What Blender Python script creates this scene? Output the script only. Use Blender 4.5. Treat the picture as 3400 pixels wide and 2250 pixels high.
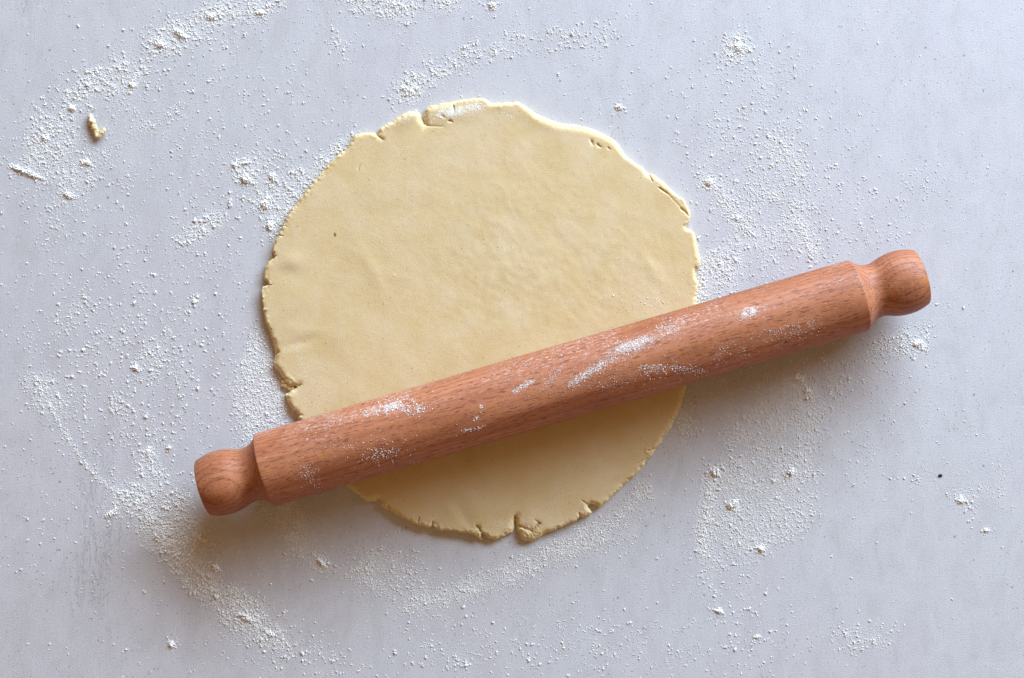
import bpy, bmesh, math, random
import numpy as np
from mathutils import Vector, Matrix, noise as mnoise, kdtree
from mathutils.geometry import delaunay_2d_cdt

# ------------------------------------------------------------------ scene, camera, light
for o in list(bpy.data.objects):
    bpy.data.objects.remove(o)
scene = bpy.context.scene
COL = scene.collection
random.seed(7)
RNG = np.random.default_rng(11)

H = 0.95                       # camera height over the table
FRAME_W = 0.626                # metres of table across the frame
K = 3400.0 / 2369.0            # overview coordinates -> photograph pixels
S = FRAME_W / 3400.0           # metres per photograph pixel on the table

cam = bpy.data.cameras.new('camera')
cam.sensor_width = 36.0
cam.lens = 36.0 * H / FRAME_W
cam.clip_start = 0.05
cam.clip_end = 20.0
cam_o = bpy.data.objects.new('camera', cam)
cam_o.location = (0, 0, H)
COL.objects.link(cam_o)
scene.camera = cam_o
scene.render.resolution_x = 1024
scene.render.resolution_y = 678

world = bpy.data.worlds.new('World')
scene.world = world
world.use_nodes = True
bg = world.node_tree.nodes['Background']
bg.inputs['Color'].default_value = (1.0, 0.63, 0.34, 1)
bg.inputs['Strength'].default_value = 0.315


def area_light(name, az, el, dist, sx, sy, power, color):
    l = bpy.data.lights.new(name, 'AREA')
    l.shape = 'RECTANGLE'
    l.size = sx
    l.size_y = sy
    l.energy = power
    l.color = color
    o = bpy.data.objects.new(name, l)
    a, e = math.radians(az), math.radians(el)
    p = Vector((math.cos(e) * math.cos(a), math.cos(e) * math.sin(a), math.sin(e))) * dist
    o.location = p
    o.rotation_euler = (-p).to_track_quat('-Z', 'Y').to_euler()
    COL.objects.link(o)
    return o


area_light('window_light', 58, 25, 3.0, 3.3, 0.9, 254.0, (0.725, 0.95, 1.255))

scene.view_settings.view_transform = 'Standard'
scene.view_settings.look = 'None'
scene.view_settings.gamma = 1.0
scene.view_settings.exposure = 0.0
scene.view_settings.use_curve_mapping = False
scene.render.engine = 'CYCLES'
scene.cycles.adaptive_threshold = 0.02
scene.cycles.max_bounces = 5
scene.cycles.diffuse_bounces = 4


# ------------------------------------------------------------------ helpers
def W(px, py, z=0.0):
    """photograph pixel -> world point on the plane at height z"""
    k = S * (1.0 - z / H)
    return ((px - 1700.0) * k, (1125.0 - py) * k, z)


def OV(x, y, z=0.0):
    return W(x * K, y * K, z)


def tag(o, label, cat=None, group=None, kind=None):
    if label:
        o['label'] = label
    if cat:
        o['category'] = cat
    if group:
        o['group'] = group
    if kind:
        o['kind'] = kind
    return o


def link(name, me, mat=None, parent=None, loc=None):
    o = bpy.data.objects.new(name, me)
    COL.objects.link(o)
    if mat:
        me.materials.append(mat)
    if parent:
        o.parent = parent
    if loc:
        o.location = loc
    return o


def _hash(ix, iy, seed):
    h = (ix.astype(np.int64) * 374761393 + iy.astype(np.int64) * 668265263 + seed * 1442695041) & 0xFFFFFFFF
    h = ((h ^ (h >> 13)) * 1274126177) & 0xFFFFFFFF
    return ((h ^ (h >> 16)) & 0xFFFFFF) / float(0xFFFFFF)


def vnoise(x, y, seed=0):
    ix, iy = np.floor(x), np.floor(y)
    fx, fy = x - ix, y - iy
    fx, fy = fx * fx * (3 - 2 * fx), fy * fy * (3 - 2 * fy)
    a, b = _hash(ix, iy, seed), _hash(ix + 1, iy, seed)
    c, d = _hash(ix, iy + 1, seed), _hash(ix + 1, iy + 1, seed)
    return (a * (1 - fx) + b * fx) * (1 - fy) + (c * (1 - fx) + d * fx) * fy


def fbm(x, y, seed=0, octv=4):
    v, a, t = 0.0, 1.0, 0.0
    for i in range(octv):
        v = v + a * vnoise(x, y, seed + i * 17)
        t += a
        a *= 0.5
        x, y = x * 2.03 + 5.1, y * 2.03 + 1.7
    return v / t


def in_poly(px, py, poly):
    inside = np.zeros(len(px), bool)
    n = len(poly)
    for i in range(n):
        x1, y1 = poly[i]
        x2, y2 = poly[(i + 1) % n]
        if y1 == y2:
            continue
        c = ((y1 > py) != (y2 > py)) & (px < (x2 - x1) * (py - y1) / (y2 - y1) + x1)
        inside ^= c
    return inside


class NT:
    """small node-tree writer"""
    def __init__(self, name):
        self.m = bpy.data.materials.new(name)
        self.m.use_nodes = True
        self.t = self.m.node_tree
        self.b = self.t.nodes['Principled BSDF']

    def n(self, typ, ins=None, **props):
        nd = self.t.nodes.new(typ)
        for k, v in props.items():
            setattr(nd, k, v)
        for k, v in (ins or {}).items():
            self.set(nd.inputs[k], v)
        return nd

    def set(self, sock, v):
        if isinstance(v, bpy.types.NodeSocket):
            self.t.links.new(v, sock)
        else:
            sock.default_value = v

    def math(self, op, a, b=None, c=None, clamp=False):
        nd = self.n('ShaderNodeMath', operation=op, use_clamp=clamp)
        self.set(nd.inputs[0], a)
        if b is not None:
            self.set(nd.inputs[1], b)
        if c is not None:
            self.set(nd.inputs[2], c)
        return nd.outputs[0]

    def coord(self, scale=(1, 1, 1), rot=(0, 0, 0), loc=(0, 0, 0), src='Object'):
        tc = self.n('ShaderNodeTexCoord')
        mp = self.n('ShaderNodeMapping', {'Vector': tc.outputs[src], 'Scale': scale, 'Rotation': rot, 'Location': loc})
        return mp.outputs[0]

    def noise(self, vec, scale=1.0, detail=3.0, rough=0.55, dist=0.0):
        return self.n('ShaderNodeTexNoise', {'Vector': vec, 'Scale': scale, 'Detail': detail, 'Roughness': rough,
                                              'Distortion': dist}).outputs['Fac']

    def ramp(self, fac, lo, hi, a=0.0, b=1.0, smooth=False):
        nd = self.n('ShaderNodeMapRange', {'Value': fac, 'From Min': lo, 'From Max': hi, 'To Min': a, 'To Max': b},
                    interpolation_type='SMOOTHSTEP' if smooth else 'LINEAR')
        return nd.outputs[0]

    def mix(self, fac, a, b, mode='MIX'):
        nd = self.n('ShaderNodeMix', data_type='RGBA', blend_type=mode)
        self.set(nd.inputs[0], fac)
        self.set(nd.inputs[6], a if isinstance(a, bpy.types.NodeSocket) else (*a, 1))
        self.set(nd.inputs[7], b if isinstance(b, bpy.types.NodeSocket) else (*b, 1))
        return nd.outputs[2]

    def bump(self, height, strength, distance, normal=None):
        ins = {'Height': height, 'Strength': strength, 'Distance': distance}
        if normal is not None:
            ins['Normal'] = normal
        return self.n('ShaderNodeBump', ins).outputs[0]


# ------------------------------------------------------------------ materials
def mat_table():
    m = NT('painted_plaster')
    big = m.noise(m.coord((3.2, 2.6, 1)), 1, 4, 0.55)
    mid = m.noise(m.coord((16, 9, 1), loc=(3, 1, 0)), 1, 4, 0.6)
    fine = m.noise(m.coord((900, 900, 1)), 1, 3, 0.6)
    c = m.mix(m.ramp(big, 0.35, 0.65), (0.585, 0.545, 0.528), (0.583, 0.565, 0.538))
    c = m.mix(m.ramp(mid, 0.35, 0.7, 0, 0.5), c, (0.588, 0.535, 0.515))
    c = m.mix(m.ramp(fine, 0.35, 0.75, 0.0, 0.36), c, (0.38, 0.37, 0.39))
    # worn areas where brush strokes and hairline cracks show (stronger at the left of the table)
    sep = m.n('ShaderNodeSeparateXYZ', {'Vector': m.coord()})
    leftness = m.ramp(sep.outputs[0], 0.0, -0.30, 0.0, 1.0, True)
    worn = m.noise(m.coord((22, 7, 1), loc=(1.3, 4.2, 0)), 1, 3, 0.6)
    worn = m.math('MULTIPLY', m.ramp(worn, 0.45, 0.68, 0, 1, True), m.math('ADD', m.math('MULTIPLY', leftness, 0.3), 0.3))
    stroke = m.noise(m.coord((1050, 70, 1)), 1, 4, 0.65, 0.25)
    crack = m.noise(m.coord((240, 48, 1), loc=(7, 3, 0)), 1, 5, 0.7, 0.8)
    crack = m.math('ABSOLUTE', m.math('SUBTRACT', crack, 0.5))
    crack = m.math('MULTIPLY', m.ramp(crack, 0.0, 0.016, 1, 0), m.ramp(worn, 0.25, 0.8))
    c = m.mix(m.math('MULTIPLY', crack, 0.30), c, (0.17, 0.17, 0.19))
    sl = m.math('MULTIPLY', m.ramp(stroke, 0.56, 0.74), m.math('ADD', m.math('MULTIPLY', worn, 0.14), 0.24))
    c = m.mix(sl, c, (0.30, 0.30, 0.33))
    smudge = m.noise(m.coord((75, 42, 1), loc=(5, 5, 0)), 1, 4, 0.65, 0.6)
    c = m.mix(m.ramp(smudge, 0.48, 0.72, 0, 0.34), c, (0.43, 0.39, 0.36))
    c = m.mix(m.ramp(smudge, 0.46, 0.28, 0, 0.25), c, (0.67, 0.62, 0.57))
    # dark mineral specks of several sizes
    v = m.n('ShaderNodeTexVoronoi', {'Vector': m.coord((170, 170, 1)), 'Scale': 1.0, 'Randomness': 1.0})
    rnd = m.n('ShaderNodeSeparateColor', {'Color': v.outputs['Color']})
    spot = m.math('LESS_THAN', v.outputs['Distance'], m.math('MULTIPLY', m.ramp(rnd.outputs[0], 0.82, 1.0, 0.0, 0.16), 1.0))
    spotn = m.ramp(m.noise(m.coord((1400, 1400, 1)), 1, 2), 0.35, 0.6)
    c = m.mix(m.math('MULTIPLY', spot, m.math('MULTIPLY', spotn, 0.8)), c, (0.13, 0.13, 0.15))
    v2 = m.n('ShaderNodeTexVoronoi', {'Vector': m.coord((620, 620, 1), loc=(0.4, 9, 0)), 'Scale': 1.0})
    rnd2 = m.n('ShaderNodeSeparateColor', {'Color': v2.outputs['Color']})
    spot2 = m.math('LESS_THAN', v2.outputs['Distance'], m.ramp(rnd2.outputs[1], 0.72, 1.0, 0.0, 0.30))
    patch = m.ramp(m.noise(m.coord((9, 9, 1), loc=(2, 8, 0)), 1, 3), 0.38, 0.60, 0.22, 0.80)
    c = m.mix(m.math('MULTIPLY', spot2, patch), c, (0.20, 0.19, 0.20))
    # thin film of flour powder where the loose grains lie
    film = m.n('ShaderNodeAttribute', attribute_name='film').outputs['Fac']
    pw = m.noise(m.coord((950, 950, 1), loc=(8, 2, 0)), 1, 3, 0.75)
    fac = m.ramp(m.math('ADD', film, m.math('MULTIPLY', m.math('SUBTRACT', pw, 0.5), 2.2)), 0.30, 0.75, 0.0, 0.62)
    fac = m.math('MULTIPLY', fac, m.ramp(film, 0.02, 0.25))
    c = m.mix(fac, c, (0.90, 0.865, 0.79))
    m.set(m.b.inputs['Base Color'], c)
    m.b.inputs['Roughness'].default_value = 0.62
    m.b.inputs['Specular IOR Level'].default_value = 0.3
    grit = m.noise(m.coord((1500, 1300, 1)), 1, 3, 0.6)
    h = m.math('ADD', m.math('MULTIPLY', grit, 0.6), m.math('MULTIPLY', stroke, m.math('ADD', m.math('MULTIPLY', worn, 0.35), 0.2)))
    h = m.math('SUBTRACT', h, m.math('MULTIPLY', crack, 0.8))
    h = m.math('ADD', h, m.math('MULTIPLY', m.math('MULTIPLY', pw, fac), 1.6))
    m.set(m.b.inputs['Normal'], m.bump(h, 0.75, 0.0004))
    return m.m


def mat_flour(name, col, sub=0.0):
    m = NT(name)
    n = m.noise(m.coord((1800, 1800, 1800)), 1, 2)
    m.set(m.b.inputs['Base Color'], m.mix(m.ramp(n, 0.3, 0.7, 0, 0.35), col, tuple(x * 0.9 for x in col)))
    m.b.inputs['Roughness'].default_value = 0.95
    m.b.inputs['Specular IOR Level'].default_value = 0.1
    if sub:
        m.b.inputs['Subsurface Weight'].default_value = sub
        m.b.inputs['Subsurface Radius'].default_value = (1.0, 0.9, 0.75)
        m.b.inputs['Subsurface Scale'].default_value = 0.0012
    m.set(m.b.inputs['Normal'], m.bump(n, 0.5, 0.0003))
    return m.m


def mat_dough():
    m = NT('shortcrust_dough')
    big = m.noise(m.coord((14, 14, 14)), 1, 3)
    mid = m.noise(m.coord((70, 70, 70)), 1, 4, 0.6)
    fine = m.noise(m.coord((1300, 1300, 1300)), 1, 3, 0.65)
    c = m.mix(m.ramp(big, 0.3, 0.7), (0.665, 0.488, 0.232), (0.700, 0.508, 0.256))
    c = m.mix(m.ramp(mid, 0.35, 0.7, 0, 0.55), c, (0.750, 0.590, 0.340))
    c = m.mix(m.ramp(fine, 0.35, 0.7, 0, 0.16), c, (0.54, 0.38, 0.17))
    patch = m.noise(m.coord((30, 30, 30), loc=(4, 9, 0)), 1, 5, 0.65, 0.5)
    c = m.mix(m.ramp(patch, 0.46, 0.70, 0, 0.6), c, (0.745, 0.585, 0.37))
    # buttery torn rim
    rim = m.n('ShaderNodeAttribute', attribute_name='rim').outputs['Fac']
    c = m.mix(m.math('MULTIPLY', rim, 0.45), c, (0.79, 0.645, 0.32))
    # bran flecks
    for sc, lo, rad, seed in ((230, 0.86, 0.085, 2.0), (640, 0.80, 0.14, 5.0)):
        v = m.n('ShaderNodeTexVoronoi', {'Vector': m.coord((sc, sc, 1), loc=(seed, seed * 1.7, 0)), 'Scale': 1.0},
                voronoi_dimensions='2D')
        r = m.n('ShaderNodeSeparateColor', {'Color': v.outputs['Color']})
        s = m.math('LESS_THAN', v.outputs['Distance'], m.ramp(r.outputs[0], lo, 1.0, 0.0, rad))
        c = m.mix(m.math('MULTIPLY', s, 0.75), c, (0.22, 0.11, 0.04))
    fl = m.n('ShaderNodeAttribute', attribute_name='flour').outputs['Fac']
    grain = m.noise(m.coord((1100, 1100, 1100), loc=(5, 5, 5)), 1, 3, 0.7)
    dust = m.ramp(m.math('ADD', fl, m.math('MULTIPLY', m.math('SUBTRACT', grain, 0.5), 1.7)), 0.42, 0.72, 0.0, 0.92)
    dust = m.math('MULTIPLY', dust, m.ramp(fl, 0.02, 0.2))
    c = m.mix(dust, c, (0.87, 0.82, 0.71))
    m.set(m.b.inputs['Base Color'], c)
    m.b.inputs['Roughness'].default_value = 0.68
    m.b.inputs['Specular IOR Level'].default_value = 0.28
    m.b.inputs['Subsurface Weight'].default_value = 0.35
    m.b.inputs['Subsurface Radius'].default_value = (1.0, 0.62, 0.22)
    m.b.inputs['Subsurface Scale'].default_value = 0.0035
    h = m.math('ADD', m.math('MULTIPLY', fine, 0.5), m.math('MULTIPLY', mid, 0.9))
    h = m.math('ADD', h, m.math('MULTIPLY', dust, 0.5))
    m.set(m.b.inputs['Normal'], m.bump(h, 0.50, 0.0007))
    return m.m


def mat_wood():
    m = NT('beech_wood')
    co = m.coord()
    sep = m.n('ShaderNodeSeparateXYZ', {'Vector': co})
    x, y, z = sep.outputs
    wob = m.noise(m.coord((5, 34, 34)), 1, 2, 0.5)
    wob2 = m.noise(m.coord((28, 90, 90), loc=(2, 2, 2)), 1, 2, 0.5)
    # growth layers lie nearly flat, seen from above
    zz = m.math('ADD', z, m.math('MULTIPLY', m.math('MULTIPLY', y, y), 3.5))
    zz = m.math('ADD', zz, m.math('MULTIPLY', y, -0.12))
    zz = m.math('ADD', zz, m.math('MULTIPLY', m.math('SUBTRACT', wob, 0.5), 0.010))
    zz = m.math('ADD', zz, m.math('MULTIPLY', m.math('SUBTRACT', wob2, 0.5), 0.0016))
    ring = m.math('SINE', m.math('MULTIPLY', zz, 2 * math.pi / 0.0027))
    ring = m.ramp(ring, -1, 1)
    line = m.math('POWER', ring, 4.5)
    tone = m.noise(m.coord((6, 60, 60), loc=(9, 1, 3)), 1, 3)
    fib = m.noise(m.coord((70, 2600, 2600)), 1, 3, 0.6)
    c = m.mix(m.ramp(tone, 0.3, 0.7), (0.365, 0.112, 0.042), (0.560, 0.222, 0.108))
    c = m.mix(m.math('MULTIPLY', ring, 0.22), c, (0.36, 0.115, 0.045))
    c = m.mix(m.math('MULTIPLY', line, m.ramp(m.math('ABSOLUTE', x), 0.185, 0.196, 0.34, 0.62)), c, (0.28, 0.090, 0.038))
    c = m.mix(m.ramp(fib, 0.4, 0.75, 0, 0.32), c, (0.34, 0.125, 0.058))
    # short dark ray dashes
    d1 = m.noise(m.coord((210, 1350, 1350)), 1, 0.4, 0.5)
    dash = m.ramp(d1, 0.60, 0.67)
    c = m.mix(m.math('MULTIPLY', dash, 0.62), c, (0.17, 0.045, 0.02))
    # orange medullary flecks on the flat grain facing up
    geo = m.n('ShaderNodeNewGeometry')
    nrm = m.n('ShaderNodeVectorTransform', {'Vector': geo.outputs['Normal']}, vector_type='NORMAL',
              convert_from='WORLD', convert_to='OBJECT')
    ns = m.n('ShaderNodeSeparateXYZ', {'Vector': nrm.outputs[0]})
    face = m.ramp(m.math('ABSOLUTE', m.math('ADD', ns.outputs[1], 0.10)), 0.36, 0.04, 0, 1, True)
    fl = m.noise(m.coord((190, 330, 330), loc=(4, 4, 1)), 1, 2.5, 0.6, 1.2)
    fleck = m.math('MULTIPLY', m.ramp(fl, 0.53, 0.60), face)
    c = m.mix(m.math('MULTIPLY', fleck, 0.5), c, (0.54, 0.19, 0.05))
    bars = m.noise(m.coord((900, 120, 120)), 1, 2)
    c = m.mix(m.math('MULTIPLY', m.math('MULTIPLY', m.ramp(bars, 0.5, 0.7), face), 0.22), c, (0.62, 0.30, 0.15))
    wear = m.noise(m.coord((22, 40, 40), loc=(3, 7, 1)), 1, 4, 0.6)
    c = m.mix(m.ramp(wear, 0.5, 0.75, 0, 0.45), c, (0.27, 0.080, 0.028))
    film = m.n('ShaderNodeAttribute', attribute_name='film').outputs['Fac']  # flour powder, with painted light mixed in on the barrel's upper flank
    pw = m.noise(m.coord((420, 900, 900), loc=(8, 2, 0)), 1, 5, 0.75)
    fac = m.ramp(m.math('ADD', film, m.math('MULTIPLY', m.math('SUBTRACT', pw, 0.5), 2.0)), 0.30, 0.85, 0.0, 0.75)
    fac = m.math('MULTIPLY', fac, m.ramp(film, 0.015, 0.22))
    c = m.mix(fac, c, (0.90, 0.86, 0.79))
    m.set(m.b.inputs['Base Color'], c)
    m.set(m.b.inputs['Roughness'], m.ramp(fib, 0.3, 0.7, 0.42, 0.58))
    m.b.inputs['Specular IOR Level'].default_value = 0.3
    h = m.math('SUBTRACT', m.math('MULTIPLY', fib, 0.35), m.math('MULTIPLY', dash, 0.6))
    h = m.math('SUBTRACT', h, m.math('MULTIPLY', line, 0.2))
    m.set(m.b.inputs['Normal'], m.bump(h, 0.35, 0.0004))
    return m.m


def mat_plain(name, a, b, rough=0.6, sc=900):
    m = NT(name)
    n = m.noise(m.coord((sc, sc, sc)), 1, 3)
    m.set(m.b.inputs['Base Color'], m.mix(m.ramp(n, 0.35, 0.65), a, b))
    m.b.inputs['Roughness'].default_value = rough
    m.set(m.b.inputs['Normal'], m.bump(n, 0.4, 0.0003))
    return m.m


M_TABLE = mat_table()
M_FLOUR = mat_flour('flour', (0.95, 0.92, 0.86))
M_CLUMP = mat_flour('packed_flour', (0.965, 0.935, 0.87))
M_DOUGH = mat_dough()
M_WOOD = mat_wood()
M_BLACK = mat_plain('charred_black', (0.006, 0.007, 0.012), (0.02, 0.02, 0.03), 0.4)
M_GREEN = mat_plain('dried_herb', (0.06, 0.10, 0.012), (0.14, 0.17, 0.03))
M_BROWN = mat_plain('bran_crumb', (0.70, 0.52, 0.27), (0.80, 0.64, 0.40))

# ------------------------------------------------------------------ table
def build_table(fx, fy, frad):
    """slab whose top is a fine grid carrying the amount of powder lying on it"""
    hx, hy, hz = 0.75, 0.575, 0.025
    xs = np.unique(np.concatenate([[-hx, -0.5], np.arange(-0.36, 0.3601, 0.002), [0.5, hx]]))
    ys = np.unique(np.concatenate([[-hy, -0.4], np.arange(-0.25, 0.2501, 0.002), [0.4, hy]]))
    nx, ny = len(xs), len(ys)
    GX, GY = np.meshgrid(xs, ys)
    top = np.stack([GX.ravel(), GY.ravel(), np.zeros(nx * ny)], 1)
    idx = np.arange(nx * ny).reshape(ny, nx)
    q = np.stack([idx[:-1, :-1], idx[:-1, 1:], idx[1:, 1:], idx[1:, :-1]], -1).reshape(-1, 4)
    faces = q.tolist()
    loop = list(idx[0, :]) + list(idx[1:, -1]) + list(idx[-1, -2::-1]) + list(idx[-2:0:-1, 0])
    lowv = top[loop].copy()
    lowv[:, 2] = -hz
    n0 = nx * ny
    for i in range(len(loop)):
        j = (i + 1) % len(loop)
        faces.append((int(loop[i]), n0 + i, n0 + j, int(loop[j])))
    faces.append(tuple(range(n0 + len(loop) - 1, n0 - 1, -1)))
    me = bpy.data.meshes.new('table_top')
    me.from_pydata(np.vstack([top, lowv]).tolist(), [], faces)
    # amount of powder: covered area of loose grains, blurred
    Hh, _, _ = np.histogram2d(fy, fx, bins=[np.arange(-0.251, 0.2511, 0.002), np.arange(-0.361, 0.3611, 0.002)], weights=math.pi * frad ** 2 / 4e-6)
    k = np.array([1, 4, 6, 4, 1]) / 16.0
    for _i in range(3):
        Hh = np.apply_along_axis(lambda v: np.convolve(v, k, 'same'), 0, Hh)
        Hh = np.apply_along_axis(lambda v: np.convolve(v, k, 'same'), 1, Hh)
    full = np.zeros((ny, nx))
    full[2:2 + Hh.shape[0], 2:2 + Hh.shape[1]] = Hh[:ny - 4, :nx - 4]
    smear = fbm(GX / 0.05 + GY / 0.09, GY / 0.03 - GX / 0.07, 61, 4)
    film = np.clip(full * 1.15 + np.clip((smear - 0.52) * 0.9, 0, 0.16), 0, 0.50)
    at = me.attributes.new('film', 'FLOAT', 'POINT')
    at.data.foreach_set('value', np.concatenate([film.ravel(), np.zeros(len(loop))]).astype(np.float32))
    o = link('table_top', me, M_TABLE)
    return tag(o, 'pale grey painted table top with fine scratches and specks', kind='structure')


# ------------------------------------------------------------------ dough sheet
OUT = [(884, 880), (888, 869), (905, 862), (909, 843), (899, 833), (911, 806), (926, 777), (940, 747), (964, 697), (1008, 643),
       (1045, 598), (1083, 552), (1118, 517), (1154, 491), (1163, 467), (1182, 443), (1206, 439), (1245, 440), (1254, 447),
       (1256, 433), (1271, 416), (1309, 398), (1332, 380), (1355, 370), (1381, 368), (1396, 381), (1402, 400), (1410, 410),
       (1406, 389), (1412, 372), (1418, 353), (1470, 343), (1538, 330), (1603, 324), (1622, 335), (1633, 346), (1661, 340),
       (1690, 339), (1715, 337), (1742, 349), (1772, 372), (1814, 395), (1868, 410), (1918, 414), (1956, 424), (2002, 443),
       (2040, 464), (2059, 488), (2078, 517), (2113, 544), (2133, 554), (2155, 580), (2164, 575), (2197, 598), (2224, 624),
       (2247, 650), (2269, 659), (2279, 678), (2293, 708), (2289, 738), (2275, 756), (2304, 766), (2314, 804), (2321, 842),
       (2329, 867), (2321, 888), (2307, 899), (2312, 922), (2323, 943), (2316, 968), (2315, 1001), (2318, 1060), (2314, 1120),
       (2306, 1180), (2296, 1235), (2283, 1282), (2273, 1311), (2263, 1345), (2250, 1380), (2237, 1397), (2223, 1430),
       (2203, 1450), (2202, 1464), (2178, 1490), (2170, 1510), (2150, 1525), (2131, 1558), (2074, 1609), (2017, 1663),
       (1991, 1688), (1983, 1677), (1964, 1671), (1951, 1678), (1958, 1692), (1967, 1701), (1951, 1713), (1931, 1719), (1926, 1714),
       (1920, 1724), (1883, 1743), (1837, 1762), (1802, 1774), (1783, 1789), (1764, 1797), (1732, 1794), (1722, 1770),
       (1714, 1748), (1710, 1722), (1708, 1752), (1698, 1771), (1672, 1783), (1638, 1793), (1615, 1784), (1600, 1768), (1596, 1788),
       (1583, 1780), (1557, 1772), (1523, 1766), (1488, 1763), (1455, 1761), (1442, 1752), (1436, 1743), (1430, 1752), (1417, 1751),
       (1360, 1732), (1321, 1711), (1290, 1696), (1266, 1684), (1263, 1668), (1261, 1655), (1248, 1663), (1221, 1667), (1200, 1650),
       (1178, 1634), (1150, 1610), (1110, 1570), (1075, 1525), (1040, 1480), (1010, 1430), (989, 1391), (987, 1374), (964, 1355),
       (953, 1324), (942, 1309), (965, 1296), (988, 1281), (960, 1285), (944, 1262), (934, 1248), (908, 1217), (907, 1202),
       (915, 1175), (905, 1137), (892, 1098), (879, 1060), (873, 1022), (869, 991), (869, 957), (876, 949), (893, 945), (883, 931), (873, 922),
       (879, 892)]
MM = 1000.0
poly = np.array([W(x, y, 0.002)[:2] for x, y in OUT]) * MM
if np.sum(poly[:, 0] * np.roll(poly[:, 1], -1) - np.roll(poly[:, 0], -1) * poly[:, 1]) < 0:
    poly = poly[::-1]                       # counter-clockwise


def chaikin(p, f=0.2):
    q = np.roll(p, -1, axis=0)
    return np.stack([p * (1 - f) + q * f, p * f + q * (1 - f)], 1).reshape(-1, 2)


def resample(p, step):
    q = np.vstack([p, p[:1]])
    seg = np.hypot(*np.diff(q, axis=0).T)
    s = np.concatenate([[0], np.cumsum(seg)])
    t = np.linspace(0, s[-1], int(s[-1] / step), endpoint=False)
    return np.stack([np.interp(t, s, q[:, 0]), np.interp(t, s, q[:, 1])], 1)


def normals(p, k=3):
    t = np.roll(p, -k, axis=0) - np.roll(p, k, axis=0)
    t /= np.maximum(np.hypot(*t.T), 1e-9)[:, None]
    return np.stack([-t[:, 1], t[:, 0]], 1)      # inward for CCW


out = resample(chaikin(poly), 0.42)
nn = normals(out)
# roughness of the torn rim: smooth along the upper right, crumbly elsewhere
ang = np.degrees(np.arctan2(out[:, 1], out[:, 0]))
smooth_zone = np.clip(1.0 - np.abs(ang - 55) / 38, 0, 1)
rough_amp = 0.42 * (1 - 0.6 * np.clip(smooth_zone * 2, 0, 1))
f = fbm(out[:, 0] / 2.4, out[:, 1] / 2.4, 3, 4) - 0.5
f2 = fbm(out[:, 0] / 0.8, out[:, 1] / 0.8, 23, 2) - 0.5
out = out + nn * ((f * 3.0 + f2 * 0.9) * rough_amp)[:, None]
nn = normals(out, 4)


_KD = {}


def dist_to_outline(P, loop):
    key = id(loop)
    if key not in _KD:
        dense = resample(loop, 0.08)
        kd = kdtree.KDTree(len(dense))
        for i, q in enumerate(dense):
            kd.insert((q[0], q[1], 0), i)
        kd.balance()
        _KD[key] = (kd, loop)
    kd = _KD[key][0]
    return np.array([kd.find((p[0], p[1], 0))[2] for p in P])


rings = [0.2, 0.5, 0.9, 1.4, 2.0, 2.8, 3.7, 4.8, 6.0]
pts = [out]
for d in rings:
    step = 1 if d < 1.5 else 2
    cand = (out + nn * d)[::step]
    cand = cand[in_poly(cand[:, 0], cand[:, 1], out)]
    dd = dist_to_outline(cand, out)
    pts.append(cand[dd > d * 0.86])
x0, x1 = out[:, 0].min(), out[:, 0].max()
y0, y1 = out[:, 1].min(), out[:, 1].max()
gx, gy = np.meshgrid(np.arange(x0, x1, 1.35), np.arange(y0, y1, 1.35))
g = np.stack([gx.ravel(), gy.ravel()], 1) + RNG.uniform(-0.35, 0.35, (gx.size, 2))
g = g[in_poly(g[:, 0], g[:, 1], out)]
g = g[dist_to_outline(g, out) > 6.6]
pts.append(g)

# cracks in the rim: photograph pixels (start, end, half width mm, depth mm)
CR = [((1250, 447), (1268, 460), .35, 2.2), ((1408, 408), (1418, 416), .5, 1.8), ((1418, 416), (1470, 420), .6, 0.45),
      ((1505, 350), (1508, 368), .4, 1.8), ((1468, 383), (1474, 390), .4, 1.2), ((1490, 400), (1502, 404), .45, 1.3),
      ((1190, 560), (1196, 547), .3, 0.6), ((2158, 580), (2166, 600), .4, 2.2), ((2190, 622), (2215, 640), .4, 1.6),
      ((2215, 640), (2262, 690), .4, 0.35), ((2262, 690), (2286, 716), .5, 1.0), ((1964, 468), (1968, 480), .5, 1.1),
      ((1985, 480), (1996, 487), .5, 1.0), ((2020, 488), (2026, 496), .4, 0.8),
      ((1710, 1722), (1709, 1712), .5, 3.2), ((1722, 1745), (1765, 1765), .8, 1.6), ((1765, 1765), (1790, 1738), .7, 2.0),
      ((1790, 1738), (1778, 1728), .5, 1.4), ((1583, 1748), (1600, 1766), .45, 2.5), ((1436, 1742), (1435, 1730), .4, 2.0),
      ((1288, 1680), (1292, 1694), .5, 1.6), ((1390, 1720), (1386, 1738), .4, 1.1), ((1926, 1714), (1922, 1704), .45, 1.6),
      ((1951, 1676), (1934, 1662), .35, 1.0), ((2150, 1524), (2118, 1538), .4, 0.9), ((2176, 1490), (2150, 1497), .5, 1.3),
      ((990, 1280), (1000, 1276), .35, 2.0), ((915, 1175), (925, 1168), .4, 1.5), ((892, 1098), (902, 1094), .3, 1.0),
      ((893, 945), (901, 945), .35, 2.0), ((926, 780), (938, 783), .3, 0.9), ((940, 748), (952, 752), .25, 0.7),
      ((909, 850), (918, 848), .4, 1.2), ((989, 1380), (1002, 1376), .35, 1.2), ((1178, 1634), (1190, 1626), .3, 0.8),
      ((2236, 1396), (2226, 1388), .35, 1.0), ((2312, 1210), (2296, 1214), .3, 0.9)]
segs = []
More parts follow.
